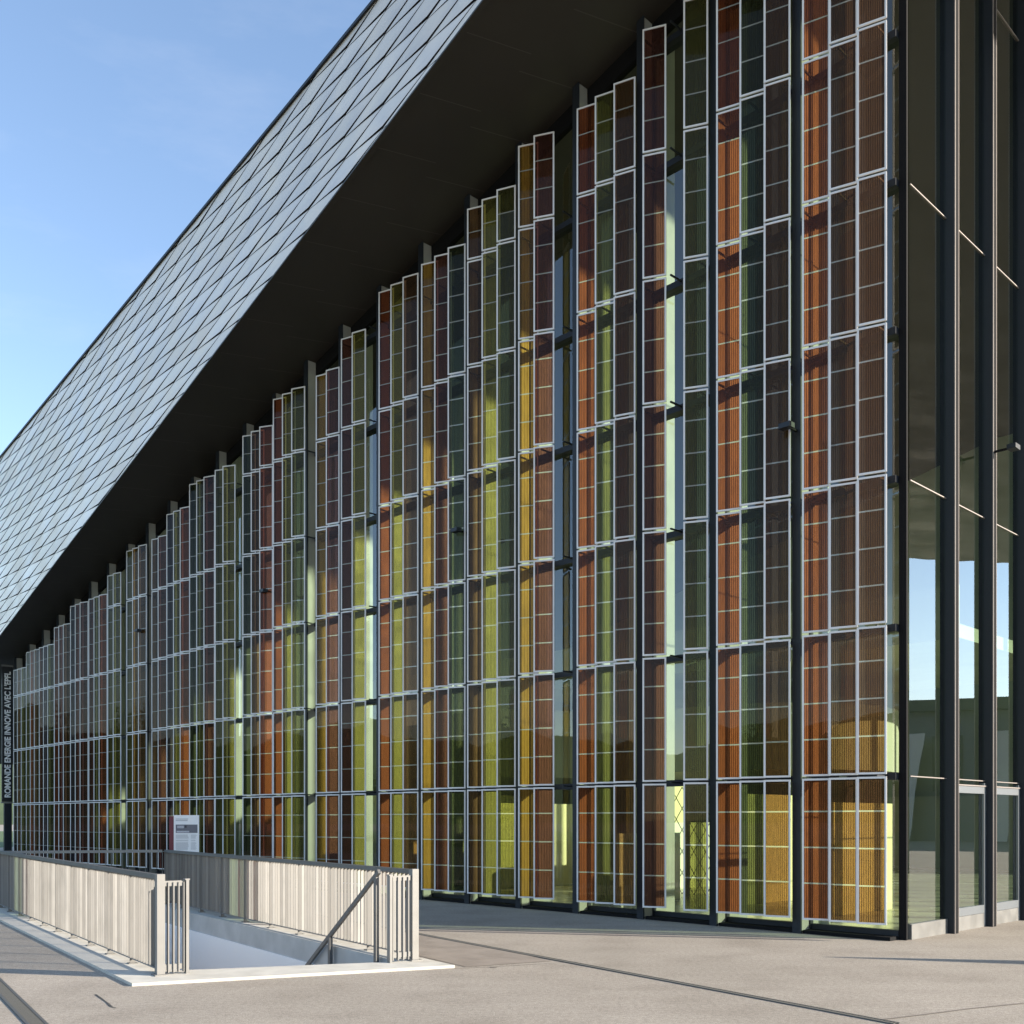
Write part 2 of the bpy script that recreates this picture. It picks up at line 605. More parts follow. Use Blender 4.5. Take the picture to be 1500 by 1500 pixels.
# ------------------------------------------------------------------ railings
def railing(p0, u, v, length, nseg, ret, label, name="railing", light_rail=False, start_return=True):
    root = empty(name, p0)
    Z = .03
    top = 1.05
    seg = length / nseg
    hb = MB()
    hb.box(p0 - v * .03 + UP * (top - .05), u * length, v * .06, UP * .05)
    hb.build("handrail", M_STEEL if light_rail else M_STEELD, root)
    br = MB()
    br.box(p0 - v * .022 + UP * (Z + .055), u * length, v * .044, UP * .012)
    br.build("bottom_rail", M_STEEL, root)
    for i in range(nseg + 1):
        ps = MB()
        a = p0 + u * (seg * i)
        ps.box(a - v * .03 + UP * Z, u * .010, v * .06, UP * (top - .05 - Z))
        ps.box(a - v * .05 + UP * Z - u * .04, u * .09, v * .10, UP * .010)
        ps.build("post", M_STEEL2, root)
    for i in range(nseg):
        sl = MB()
        nsl = max(4, int(round(seg / .0955)) - 1)
        for j in range(1, nsl + 1):
            a = p0 + u * (seg * i + seg * j / (nsl + 1) + random.uniform(-.002, .002))
            tw = random.uniform(-.07, .07)
            mi = random.choice((0, 0, 1, 2))
            dv = (v * cos(tw) + u * sin(tw))
            sl.box(a - dv * .019 + UP * (Z + .067), u * .006, dv * .038, UP * (top - .05 - Z - .067), mi)
        sl.build("slat_infill", [M_STEEL, M_STEEL2, M_STEEL3], root)
    if start_return:
        ep = MB()
        ep.box(p0 - u * .09 - v * .04 + UP * Z, u * .085, v * .08, UP * (top + .005 - Z))
        ep.box(p0 - u * .13 - v * .07 + UP * Z, u * .15, v * .14, UP * .012)
        ep.build("end_post", M_STEEL, root)
        r = MB()
        a = p0 - u * .05 + v * (.04 * (1 if ret > 0 else -1))
        d = v * (1 if ret > 0 else -1)
        L_ = abs(ret)
        r.box(a - u * .02 + UP * (top - .12), u * .012, d * L_, UP * .055)
        r.box(a - u * .02 + UP * (Z + .05), u * .012, d * L_, UP * .055)
        nb = 4
        for j in range(nb):
            b = a + d * (L_ * (j + .6) / nb)
            r.box(b - u * .035 + UP * (Z + .02), d * .012, u * .05, UP * (top - .10 - Z))
        r.build("return_panel", M_STEEL, root)
        e2 = MB()
        b = a + d * L_
        e2.box(b - u * .05 + UP * Z, d * .03, u * .07, UP * (top - .06 - Z))
        e2.box(b - u * .05 - d * .01 + UP * (top - .06), d * .05, u * .07, UP * .012)
        e2.build("return_post", M_STEEL, root)
    tag(root, label, "railing", "steel slat railings around the stair opening")
    return root


railing(Vector((-3.60, 10.36, 0)), U, V, 9.7, 10, .21, "long steel slat railing on the near left side of the stair opening")
railing(Vector((-1.13, 11.46, 0)), U, V, 9.3, 9, -.26, "long sunlit steel slat railing on the far side of the stair opening")
PB = Vector((-3.60, 10.36, 0)) + U * 9.72
PE = Vector((-1.13, 11.46, 0)) + U * 9.32
ub = (PE - PB).normalized()
railing(PB + ub * .06, ub, ub.cross(UP), (PE - PB).length - .12, 3, 0, "short pale railing closing the back end of the stair opening", light_rail=True, start_return=False)

# stair handrail going down on the far side
hr = empty("stair_handrail", OB + U * .4)
b = MB()
h0 = OB + U * .35 - V * .06 + UP * 1.02
h1 = h0 + U * 3.6 - UP * 2.36
b.bar(h0, h1, .035, .05)
b.build("rail", M_STEELD, hr)
for t in (0.02, 0.36, 0.70):
    p = MB()
    a = h0.lerp(h1, t)
    p.box(a - V * .02 - U * .03 - UP * (1.0 if t < .1 else .95), U * .06, V * .04, UP * (.98 if t < .1 else .93))
    p.build("post", M_STEELD, hr)
tag(hr, "sloping steel handrail going down the stair beside the far railing", "handrail")

# ------------------------------------------------------------------ convention hall
hall = empty("convention_hall", C0)
tag(hall, "glass convention hall with coloured panel facade under a tilted metal tiled roof", "building")


def soff(s):
    return 15.585 - .233 * s


def eave(s):
    return 2.858 - .0451 * s


PITCH, FIN0 = 1.417, 1.453
Z0, H, CELLH = .224, 1.985, .49625
TOPS = {0: 30, 1: 29, 2: 28, 3: 27, 4: 27, 5: 26, 6: 25, 7: 25, 8: 24, 9: 23, 10: 23, 11: 22, 12: 21, 13: 21, 14: 20, 15: 19, 16: 19, 17: 18, 18: 17, 19: 17, 20: 16, 21: 15, 22: 15, 23: 14}
# bay: (s of right end, angle, [(slot from the right, colour)])
BAYS = {
    0: (.069, 18, [(2, 'red'), (1, 'brown'), (0, 'brown')]),
    1: (1.488, 20, [(2, 'red'), (1, 'dark green'), (0, 'brown')]),
    2: (2.886, 28, [(1.95, 'maroon'), (0, 'green')]),
    3: (4.295, 20, [(2, 'red'), (1, 'green'), (0, 'brown')]),
    4: (6.108, 29, [(.95, 'amber'), (0, 'maroon')]),
    5: (7.074, 24, [(2, 'brown'), (1, 'yellow'), (0, 'green')]),
    6: (8.450, 24, [(2, 'amber'), (1, 'maroon'), (0, 'dark green')]),
    7: (9.885, 19, [(2, 'red'), (1, 'yellow'), (0, 'brown')]),
    8: (11.678, 17, [(1, 'maroon'), (0, 'yellow')]),
    9: (12.663, 18, [(1, 'amber'), (0, 'maroon')]),
    10: (14.056, 24, [(2, 'red'), (1, 'yellow'), (0, 'green')]),
    11: (15.470, 28, [(2, 'dark green'), (1, 'brown'), (0, 'red')]),
    12: (17.289, 29, [(1, 'green'), (0, 'yellow')]),
    13: (18.366, 22, [(2, 'dark green'), (1, 'green'), (0, 'maroon')]),
    14: (19.768, 18, [(2, 'navy'), (1, 'yellow'), (0, 'red')]),
    15: (21.151, 16, [(1, 'brown'), (0, 'maroon')]),
    16: (22.478, 14, [(2, 'green'), (1, 'amber'), (0, 'brown')]),
    17: (24.267, 15, [(1, 'green'), (0, 'yellow')]),
    18: (25.287, 19, [(2, 'maroon'), (1, 'green'), (0, 'red')]),
    19: (26.799, 21, [(2, 'navy'), (1, 'maroon'), (0, 'maroon')]),
    20: (28.270, 19, [(2, 'red'), (1, 'maroon'), (0, 'brown')]),
    21: (29.745, 16, [(2, 'maroon'), (1, 'navy'), (0, 'green')]),
    22: (31.114, 12, [(2, 'green'), (1, 'red'), (0, 'brown')]),
    23: (32.457, 12, [(2, 'navy'), (1, 'brown'), (0, 'green')]),
}
PW, PG, PO = .375, .406, .40
FRW, FRD = .026, .020
S_END = FIN0 + PITCH * 23 + .12


def panel_geo(mb_f, mb_g, base, dx, n, height, org):
    """frame of four bars and a thin pane; base is the lower right corner, dx runs to the left end"""
    b = base - n * (FRD / 2)
    mb_f.box(b, dx * FRW, n * FRD, UP * height)
    mb_f.box(b + dx * (PW - FRW), dx * FRW, n * FRD, UP * height)
    mb_f.box(b + dx * FRW, dx * (PW - 2 * FRW), n * FRD, UP * FRW)
    mb_f.box(b + dx * FRW + UP * (height - FRW), dx * (PW - 2 * FRW), n * FRD, UP * FRW)
    a = base + dx * FRW + UP * FRW
    c = base + dx * (PW - FRW) + UP * FRW
    hh = height - 2 * FRW
    w_ = PW - 2 * FRW
    mb_g.face([c, a, a + UP * hh, c + UP * hh], 0, [(0, FRW), (w_, FRW), (w_, FRW + hh), (0, FRW + hh)])


plist = []
for bay, (sR, ang, cols) in BAYS.items():
    a = radians(ang)
    dx = D1 * cos(a) + N1 * sin(a)
    n = N1 * cos(a) - D1 * sin(a)
    total = TOPS[bay]
    rows = []
    z = 0
    while z < total:
        left = total - z
        take = 4 if (left >= 8 or left in (4, 6, 7)) else left
        if left == 5:
            take = 5
        rows.append((z, take))
        z += take
    for slot, colr in cols:
        base0 = F(sR + slot * PG, PO, 0)
        for (zc, take) in rows:
            zz = Z0 + zc * CELLH
            h_ = take * CELLH - .032
            base = base0 + UP * zz
            x, y = px_of(base + dx * (PW / 2) + UP * (h_ / 2))
            y_top, y_bot = px_of(base + UP * h_)[1], px_of(base)[1]
            vis = max(0, min(1500, y_bot) - max(0, y_top))
            area = vis / base.y if 0 < x < 1500 else 0
            plist.append((area, base, dx, n, h_, colr, take))
plist.sort(key=lambda t: -t[0])
COLWORD = {'red': 'rust red', 'amber': 'amber', 'green': 'olive green', 'dark green': 'dark green', 'yellow': 'yellow green', 'brown': 'brown', 'maroon': 'maroon', 'navy': 'dark blue'}
for (area, base, dx, n, h_, colr, take) in plist[:100]:
    f_, g_ = MB(), MB()
    panel_geo(f_, g_, base, dx, n, h_, base)
    ob = f_.build("solar_panel", M_FRAME, hall, base)
    ob["label"] = COLWORD[colr] + " translucent solar panel in a pale aluminium frame"
    g_.build("pane", CELL[colr], ob, base)
keys = list(TINT)
rest = MB()
for (area, base, dx, n, h_, colr, take) in plist[100:]:
    g_ = MB()
    panel_geo(rest, g_, base, dx, n, h_, base)
    rest.face(g_.v, 1 + keys.index(colr), g_.uv[0])
ro = rest.build("solar_panels", [M_FRAME] + [CELL[k_] for k_ in keys], hall, F(20, PO, 0))
ro["kind"] = "stuff"

# fins, panes, transoms of the main facade
def fin_mesh(s):
    f = MB()
    hw = .055
    zt0, zt1 = soff(s - hw) - .01, soff(s + hw) - .01
    def fb(o0, o1, hw_, mi):
        p = [F(s - hw_, o0, 0), F(s + hw_, o0, 0), F(s + hw_, o1, 0), F(s - hw_, o1, 0)]
        q = [F(s - hw_, o0, soff(s - hw_) - .01), F(s + hw_, o0, soff(s + hw_) - .01), F(s + hw_, o1, soff(s + hw_) - .01), F(s - hw_, o1, soff(s - hw_) - .01)]
        f.hexa(p + q, mi)
    fb(-.55, .265, hw, 0)
    fb(.267, .30, hw + .012, 1)
    fb(-.03, .05, hw + .020, 1)
    return f


for i in range(24):
    s = FIN0 + PITCH * i
    fin_mesh(s).build("fin", [M_FIN, M_NAVY], hall, F(s, 0, 0))
for i in range(25):
    s0 = .09 if i == 0 else FIN0 + PITCH * (i - 1) + .078
    s1 = FIN0 + PITCH * i - .078 if i < 24 else S_END
    if s1 - s0 < .2:
        continue
    g_ = MB()
    g_.face([F(s0, 0, .12), F(s1, 0, .12), F(s1, 0, soff(s1) - .02), F(s0, 0, soff(s0) - .02)])
    g_.build("window_pane", M_GLASS, hall, F(s0, 0, 0))
nrow = 7
for r in range(0, nrow + 1):
    t = MB()
    zr = Z0 + H * r - .016
    for i in range(24):
        s0 = .09 if i == 0 else FIN0 + PITCH * (i - 1) + .078
        s1 = FIN0 + PITCH * i - .078
        if soff(s1) - zr < .5:
            continue
        if r == 0:
            t.fbox(s0, s1, -.06, .03, 0, .125, 0)
            t.fbox(s0, s1, .032, .26, 0, .05, 1)
        else:
            t.fbox(s0, s1, .002, .10, zr - .05, zr + .05, 0)
            t.fbox(s0, s1, -.12, -.002, zr - .03, zr + .03, 0)
            # support arms carrying the panels
            for j in (0.10, .52, .94):
                sj = s0 + (s1 - s0) * j
                t.fbox(sj - .012, sj + .012, .10, .39, zr - .012, zr + .012, 0)
    t.build("plinth" if r == 0 else "transom", [M_NAVY, M_BLACK], hall)
# dark trim where the glass meets the soffit
t = MB()
p = [F(-.05, -.05, soff(-.05) - .32), F(S_END, -.05, soff(S_END) - .32), F(S_END, .055, soff(S_END) - .32), F(-.05, .055, soff(-.05) - .32)]
t.hexa(p + [v + UP * .31 for v in p])
t.build("soffit_trim", M_BLACK, hall)
# corner post
t = MB()
t.fbox(-.02, .085, -.02, .02, .0, soff(.1) - .01, 0)
t.build("corner_post", M_BLACK, hall)

# corner facade: along D2 (t), outwards is -D1
T0, TP = 1.234, 1.366


def R(t, out, z):
    return C0 + D2 * t - D1 * out + UP * z


NR = 16
for i in range(NR):
    t0 = .105 if i == 0 else T0 + TP * (i - 1) + .13
    t1 = T0 + TP * i
    g_ = MB()
    g_.face([R(t1, 0, .2), R(t0, 0, .2), R(t0, 0, soff(0) - .02), R(t1, 0, soff(0) - .02)])
    g_.build("window_pane", M_GLASS_R, hall, R(t0, 0, 0))
    k = MB()
    k.box(R(t0, -.05, .0), D2 * (t1 - t0), -D1 * .085, UP * .205)
    k.build("kick_plate", M_ALU, hall)
    if i < 8:
        for r in range(1, 9, 2):
            cp = MB()
            zr = Z0 + H * r - .016
            if zr > soff(0) - .4:
                break
            cp.box(R(t0, .002, zr - .007), D2 * (t1 - t0), -D1 * .018, UP * .014)
            cp.build("glazing_cap", M_CAP, hall)
    # fin
    f_ = MB()
    zt = soff(0) - .01
    f_.box(R(t1 + .012, -.08, 0), D2 * .106, -D1 * .215, UP * zt, 2)
    f_.box(R(t1, .126, 0), D2 * .012, -D1 * .016, UP * zt, 1)
    f_.box(R(t1 + .118, .126, 0), D2 * .012, -D1 * .016, UP * zt, 1)
    f_.box(R(t1, -.02, 0), D2 * .0115, -D1 * .145, UP * zt, 0)
    f_.box(R(t1 + .1185, -.02, 0), D2 * .0115, -D1 * .145, UP * zt, 0)
    f_.build("fin", [M_NAVY, M_CAP, M_BLACK], hall, R(t1, 0, 0))
# doors in the second and third bay of the corner facade
for i in (1, 2):
    t0, t1 = T0 + TP * (i - 1) + .14, T0 + TP * i - .01
    zt = Z0 + H - .05
    d = MB()
    fw = .075
    d.box(R(t0, .004, .03), D2 * fw, -D1 * .035, UP * (zt - .03))
    d.box(R(t1 - fw, .004, .03), D2 * fw, -D1 * .035, UP * (zt - .03))
    d.box(R(t0 + fw, .004, zt - .16), D2 * (t1 - t0 - 2 * fw), -D1 * .035, UP * .10)
    d.box(R(t0 + fw, .004, .21), D2 * (t1 - t0 - 2 * fw), -D1 * .035, UP * .12)
    do = d.build("door", mat("door_aluminium", (0.16, 0.175, 0.19), 0.4, 0.3), hall, R(t0, 0, 0))
    c = MB()
    c.box(R(t0, .041, zt - .055), D2 * (t1 - t0), -D1 * .012, UP * .018)
    c.build("door_header", M_CAP, do)

# interior
k = MB()
k.face([F(.12, -.12, .012), F(S_END, -.12, .012), F(S_END, -21, .012), F(.12, -21, .012)])
k.build("interior_floor", M_FLOORIN, hall)
k = MB()
k.fbox(.5, S_END, -21.3, -21, 0, 14)
k.fbox(S_END, S_END + .25, -21, .05, 0, 7.3)
k.build("interior_wall", M_WALLIN, hall)
k = MB()
k.fbox(2, 16, -20.9, -20.4, 0, 2.4)
k.build("interior_counter_wall", M_CREAM, hall)
# round auditorium drum and balcony inside
k = MB()
def drum(cs, co, r, z0, z1, mi=0, n=40):
    base = len(k.v)
    for zz in (z0, z1):
        for i in range(n):
            a = 2 * pi * i / n
            k.v.append(tuple(F(cs + r * cos(a), co + r * sin(a), zz)))
    for i in range(n):
        j = (i + 1) % n
        k.f.append((base + i, base + j, base + n + j, base + n + i))
        k.m.append(mi)
    k.f.append(tuple(base + i for i in range(n)))
    k.m.append(mi)
    k.f.append(tuple(base + n + i for i in range(n)))
    k.m.append(mi)
drum(10, -12.5, 3.6, 2.9, 4.6)
drum(22, -13, 5.5, 3.0, 5.2)
k.build("auditorium_drum", M_CREAM, hall)
k = MB()
k.fbox(3, 30, -17, -9.0, 5.55, 5.85, 0)
k.fbox(3, 30, -9.0, -8.95, 5.55, 6.7, 1)
k.build("balcony", [M_WALLIN, M_CREAM], hall)
for (cs, co) in ((7.4, -3.4), (13.1, -3.4), (18.8, -3.4), (24.5, -3.4)):
    k = MB()
    k.tube(F(cs, co, 0), F(cs, co, soff(cs) - .05), .14, .14, 20)
    k.build("column", M_CREAM, hall)

# added walls inside, facing the low sun so the lower panels glow
M_BOUNCE = mat("sun_bounce_ochre", (0.84, 0.74, 0.44), 0.7, var=(0.8, 0.10))
M_BOUNCE2 = mat("sun_bounce_cream", (0.82, 0.79, 0.66), 0.7, var=(0.8, 0.08))
for n_, (s_, o0, o1, h_) in enumerate(((2.3, -4.4, -2.3, 1.9), (6.4, -3.6, -1.7, 1.35), (9.7, -8.2, -6.0, 2.6), (4.6, -6.2, -3.0, 2.1), (8.2, -8.8, -4.4, 1.55), (11.0, -5.4, -2.2, 2.0), (14.6, -8.0, -3.2, 2.3), (17.6, -6.0, -2.0, 1.7),
                                       (20.6, -8.6, -3.4, 2.5), (23.8, -5.6, -1.8, 2.0), (27.0, -7.2, -2.6, 2.4), (30.0, -5.6, -1.6, 2.0), (33.2, -8.0, -1.2, 3.0))):
    k = MB()
    k.fbox(s_, s_ + .12, o0, o1, .013, h_)
    k.build("sun_bounce_wall", M_BOUNCE2 if n_ % 3 == 1 else M_BOUNCE, hall)

# roof: soffit, tiled side band, front and top
SE, SF = 48.0, -9.7


def E(s):
    return F(s, eave(s), soff(s))


FR1 = (-31.5, -67.0)
k = MB()
k.face([E(SF), E(SE), F(SE, -67, soff(SE)), F(FR1[0], FR1[1], soff(FR1[0]))])
# panel seams of the soffit: shallow grooves read as thin raised strips
M_SEAM = mat("soffit_seam", (0.075, 0.07, 0.06), 0.5)
for i in range(0, 42):
    s = -4 + i * 1.26
    e_ = eave(s)
    for (oa, ob_) in ((e_ - .06, e_ * .52), (e_ * .5, .08)):
        ja = (0 if oa > e_ * .6 else .35)
        a = F(s - .28 * (e_ - oa) + ja, oa, soff(s - .28 * (e_ - oa) + ja) - .004)
        b = F(s - .28 * (e_ - ob_) + ja, ob_, soff(s - .28 * (e_ - ob_) + ja) - .004)
        sd = D1 * .009 - UP * .233 * .009
        k.face([a - sd, b - sd, b + sd, a + sd], 1)
k.build("soffit", [M_SOFFIT, M_SEAM], hall)
LEAN = tan(radians(0))
BV = (UP - N1 * LEAN)                      # up the band per metre of height
EDIR = (E(30) - E(5)).normalized()
nb = EDIR.cross(BV).normalized()
if nb.dot(N1) < 0:
    nb = -nb
eye = Vector((0, 0, EYE))


def on_band(x, y, off=0.0):
    d = Vector(((x - 750) / 1490, 1, (1201.7 - y) / 1490))
    t = nb.dot(E(10) + nb * off - eye) / nb.dot(d)
    return eye + d * t


# the band in its own coordinates: a along the eave, h up the slope
E0 = E(0)
BU = BV.normalized()
BU = (BU - EDIR * BU.dot(EDIR)).normalized()


def band(p):
    return (p - E0).dot(EDIR), (p - E0).dot(BU)


def unband(a, h, off=0.0):
    return E0 + EDIR * a + BU * h + nb * off


ub0, ub1 = band(on_band(552, 0)), band(on_band(0, 672))
def band_top(a):
    return ub0[1] + (ub1[1] - ub0[1]) * (a - ub0[0]) / (ub1[0] - ub0[0])


aF, aE = band(E(SF))[0], band(E(SE))[0]
k = MB()
BK = -.045
aK = ub0[0] + (ub1[0] - ub0[0]) * (.5 - ub0[1]) / (ub1[1] - ub0[1])
k.face([unband(aF, -.01, BK), unband(aE, -.01, BK), unband(aE, band_top(aE), BK), unband(max(aF, aK), band_top(max(aF, aK)), BK), unband(aF, max(.5, band_top(aF)), BK)])
k.build("roof_backing", M_TILEBACK, hall)
# rhombic metal tiles, clipped to the band
n0 = band(on_band(409.3, 195.3))
nA = band(on_band(408.7, 225.0))
nBp = band(on_band(456, 151.5))
va = (nA[0] - n0[0], nA[1] - n0[1])
vb = (nBp[0] - n0[0], nBp[1] - n0[1])
vc = (vb[0] - va[0], vb[1] - va[1])


def clip(poly, fn):
    res = []
    for i in range(len(poly)):
        a, b = poly[i], poly[(i + 1) % len(poly)]
        fa, fb_ = fn(a), fn(b)
        if fa >= 0:
            res.append(a)
        if (fa >= 0) != (fb_ >= 0):
            t = fa / (fa - fb_)
            res.append(tuple(a[q] + (b[q] - a[q]) * t for q in range(3)))
    return res


k = MB()
for i in range(-90, 90):
    for j in range(-70, 70):
        bx, by = n0[0] + vb[0] * i + va[0] * j, n0[1] + vb[1] * i + va[1] * j
        if bx > aE + 3 or bx < aF - 3 or by < -3 or by > 13:
            continue
        quad = []
        cx_, cy_ = bx + (vb[0] + vc[0]) / 2, by + (vb[1] + vc[1]) / 2
        jit = random.uniform(-.002, .002)
        for (fb_, fc_, lift) in ((0, 0, .0), (1, 0, .014), (1, 1, .0), (0, 1, -.006)):
            x_ = bx + vb[0] * fb_ + vc[0] * fc_
            y_ = by + vb[1] * fb_ + vc[1] * fc_
            if (fb_, fc_) == (1, 0):
                # the free corner is cut back: joints open towards it and close at the laps
                x_ += va[0] * -.095
                y_ += va[1] * -.095
            x_ = cx_ + (x_ - cx_) * .9985
            y_ = cy_ + (y_ - cy_) * .9985
            quad.append((x_, y_, lift + jit))
        quad = clip(quad, lambda p_: p_[1])
        if len(quad) < 3:
            continue
        quad = clip(quad, lambda p_: band_top(p_[0]) - p_[1])
        if len(quad) < 3:
            continue
        pts = [unband(*p_) for p_ in quad]
        if (pts[1] - pts[0]).cross(pts[2] - pts[0]).dot(nb) < 0:
            pts.reverse()
        low = [p_ - nb * .02 for p_ in pts]
        k.face(pts, random.choice((0, 0, 2, 3)))
        for q_ in range(len(pts)):
            r_ = (q_ + 1) % len(pts)
            k.face([pts[q_], low[q_], low[r_], pts[r_]], 1)
k.build("tile_cladding", [M_TILE, M_TILEBACK, M_TILE2, M_TILE3], hall)
# eave edge profile and roof top
k = MB()
k.hexa([unband(aF, -.03, -.09), unband(aE, -.03, -.09), unband(aE, -.03, .02), unband(aF, -.03, .02),
        unband(aF, .0, -.09), unband(aE, .0, -.09), unband(aE, .0, .02), unband(aF, .0, .02)])
k.build("eave_profile", M_SOFFIT, hall)
k = MB()
aT = max(aF, aK)
k.hexa([unband(aT, band_top(aT) - .01, -.06), unband(aE, band_top(aE) - .01, -.06), unband(aE, band_top(aE) - .01, .045), unband(aT, band_top(aT) - .01, .045),
        unband(aT, band_top(aT) + .05, -.06), unband(aE, band_top(aE) + .05, -.06), unband(aE, band_top(aE) + .05, .045), unband(aT, band_top(aT) + .05, .045)])
k.build("ridge_flashing", M_NAVY, hall)
k = MB()
tF, tE = unband(aF, .5, BK), unband(aE, band_top(aE), BK)
back0, back1 = F(FR1[0], FR1[1], soff(FR1[0]) + 1.5), F(SE, -67, soff(SE) + 1.5)
tK = unband(max(aF, aK), band_top(max(aF, aK)), BK)
k.face([tF, tK, back0])
k.face([tK, tE, back1, back0])
k.face([E(SF), F(FR1[0], FR1[1], soff(FR1[0])), back0, tF])
k.face([E(SE), tE, back1, F(SE, -67, soff(SE))])
k.face([F(SE, -67, soff(SE)), back1, back0, F(FR1[0], FR1[1], soff(FR1[0]))])
k.build("roof_shell", M_TILE, hall)

# ------------------------------------------------------------------ floodlights on the fins
def floodlight(p, out, label):
    root = empty("floodlight", p)
    a = MB()
    a.bar(p, p + out * .22, .03, .03)
    a.build("arm", M_BLACK, root)
    b_ = MB()
    sd = out.cross(UP).normalized()
    b_.box(p + out * .20 - sd * .09 - UP * .035, out * .13, sd * .18, UP * .07)
    b_.build("lamp_housing", M_NAVY, root)
    tag(root, label, "floodlight", "small floodlights fixed to the facade fins")


floodlight(F(FIN0, .30, 7.12), N1, "small black floodlight on the fin beside the last panel bay before the corner")
floodlight(F(FIN0 + PITCH * 5, .30, 7.12), N1, "small black floodlight sticking out in front of a dark green panel, mid facade")
floodlight(F(FIN0 + PITCH * 10, .30, 7.12), N1, "small black floodlight one bay left of the tall cream lit fin")
floodlight(F(FIN0 + PITCH * 15, .30, 7.12), N1, "tiny black floodlight on the far left facade above the info panel")
floodlight(R(T0 + TP + .065, .14, 7.15), -D1, "small black floodlight on the second dark fin of the corner glass")

# ------------------------------------------------------------------ vertical name sign at the far end
sg = empty("vertical_sign", F(34.5, .45, 0))
k = MB()
k.fbox(34.45, 34.53, .25, .62, 2.30, 7.36)
k.build("board", M_SIGNB, sg)
k = MB()
k.fbox(34.44, 34.54, .23, .64, 7.363, 7.42)
k.fbox(34.44, 34.54, .23, .64, 2.24, 2.297)
k.build("frame", M_ALU, sg)
k = MB()
k.fbox(34.44, 34.56, .28, .54, 0, 2.237)
k.build("post", M_NAVY, sg)
cu = bpy.data.curves.new("lettering", 'FONT')
cu.body = "ROMANDE ENERGIE INNOVE AVEC L'EPFL"
cu.size = 1.0
cu.offset = 0.034
cu.extrude = 0.0
to = bpy.data.objects.new("lettering_source", cu)
COL.objects.link(to)
bpy.context.view_layer.update()
dg = bpy.context.evaluated_depsgraph_get()
me = bpy.data.meshes.new_from_object(to.evaluated_get(dg))
COL.objects.unlink(to)
bpy.data.objects.remove(to)
xs = [v.co.x for v in me.vertices]
ys = [v.co.y for v in me.vertices]
sx, sy = 4.72 / (max(xs) - min(xs)), .235 / (max(ys) - min(ys))
org = F(34.45, .435, 2.46) - D1 * .004
for v in me.vertices:
    lx, ly = (v.co.x - min(xs)) * sx, (v.co.y - (max(ys) + min(ys)) / 2) * sy
    v.co = UP * lx + N1 * ly
me.materials.append(mat("sign_letter_white", (0.85, 0.84, 0.82), 0.5))
lo = bpy.data.objects.new("lettering", me)
COL.objects.link(lo)
lo.parent = sg
lo.location = org - Vector(sg.location)
tag(sg, "tall narrow black sign with white upward reading letters at the facade's far end", "sign")

# ------------------------------------------------------------------ info panel behind the far railing
ip = Vector((-6.25, 19.4, 0))
ipn = (Vector((0, 0, 0)) - ip).normalized()
ipn.z = 0
ipn.normalize()
ipd = UP.cross(ipn)                       # to the viewer's right
info = empty("info_panel", ip)
k = MB()
k.box(ip - ipd * .19 - ipn * .05, ipd * .46, ipn * .05, UP * 1.70)
k.build("board", M_SIGNW, info)
k = MB()
k.box(ip - ipd * .272 - ipn * .05, ipd * .08, ipn * .055, UP * 1.68)
k.build("side_band", M_SIGNR, info)
k = MB()
def ipr(x0, x1, z0, z1, mi):
    a = ip + ipn * .004 + ipd * (-.19 + x0) + UP * z0
    k.face([a, a + ipd * (x1 - x0), a + ipd * (x1 - x0) + UP * (z1 - z0), a + UP * (z1 - z0)], mi)
ipr(.035, .43, 1.36, 1.52, 0)
ipr(.06, .18, 1.45, 1.50, 2)
ipr(.20, .23, 1.46, 1.505, 3)
ipr(.05, .28, 1.37, 1.40, 2)
for z_, x1 in ((1.62, .26), (1.59, .25)):
    ipr(.035, x1, z_, z_ + .010, 1)
zz = 1.32
for q in range(18):
    if q in (5, 8):
        zz -= .018
        continue
    ipr(.035, .27 - .02 * random.random(), zz, zz + .005, 1)
    ipr(.31, .42 - .03 * random.random(), zz, zz + .004, 1)
    zz -= .016
k.build("print", [mat("print_dark", (0.13, 0.13, 0.16), 0.5), M_INK, mat("print_pale", (0.5, 0.5, 0.56), 0.5), mat("print_black", (0.02, 0.02, 0.03), 0.5)], info)
tag(info, "white information panel with crimson edge and a photo strip behind the far railing", "sign")

# ------------------------------------------------------------------ inside the lobby
rk = empty("folding_rack", F(6.5, -4.2, 0))
k = MB()
for i in range(7):
    for j in range(5):
        z_ = .05 + .45 * j
        a, b_ = F(5.6 + .3 * i, -4.2, z_), F(5.9 + .3 * i, -4.2, z_ + .45)
        k.bar(a, b_, .011, .011, N1)
        k.bar(F(5.9 + .3 * i, -4.2, z_), F(5.6 + .3 * i, -4.2, z_ + .45), .011, .011, N1)
k.build("lattice", M_BLACK, rk)
k = MB()
for s_ in (5.6, 6.65, 7.7):
    k.fbox(s_ - .02, s_ + .02, -4.25, -4.15, 0, 2.3)
k.build("post", M_BLACK, rk)
tag(rk, "black lattice rack standing inside the lobby behind the olive panel", "rack")

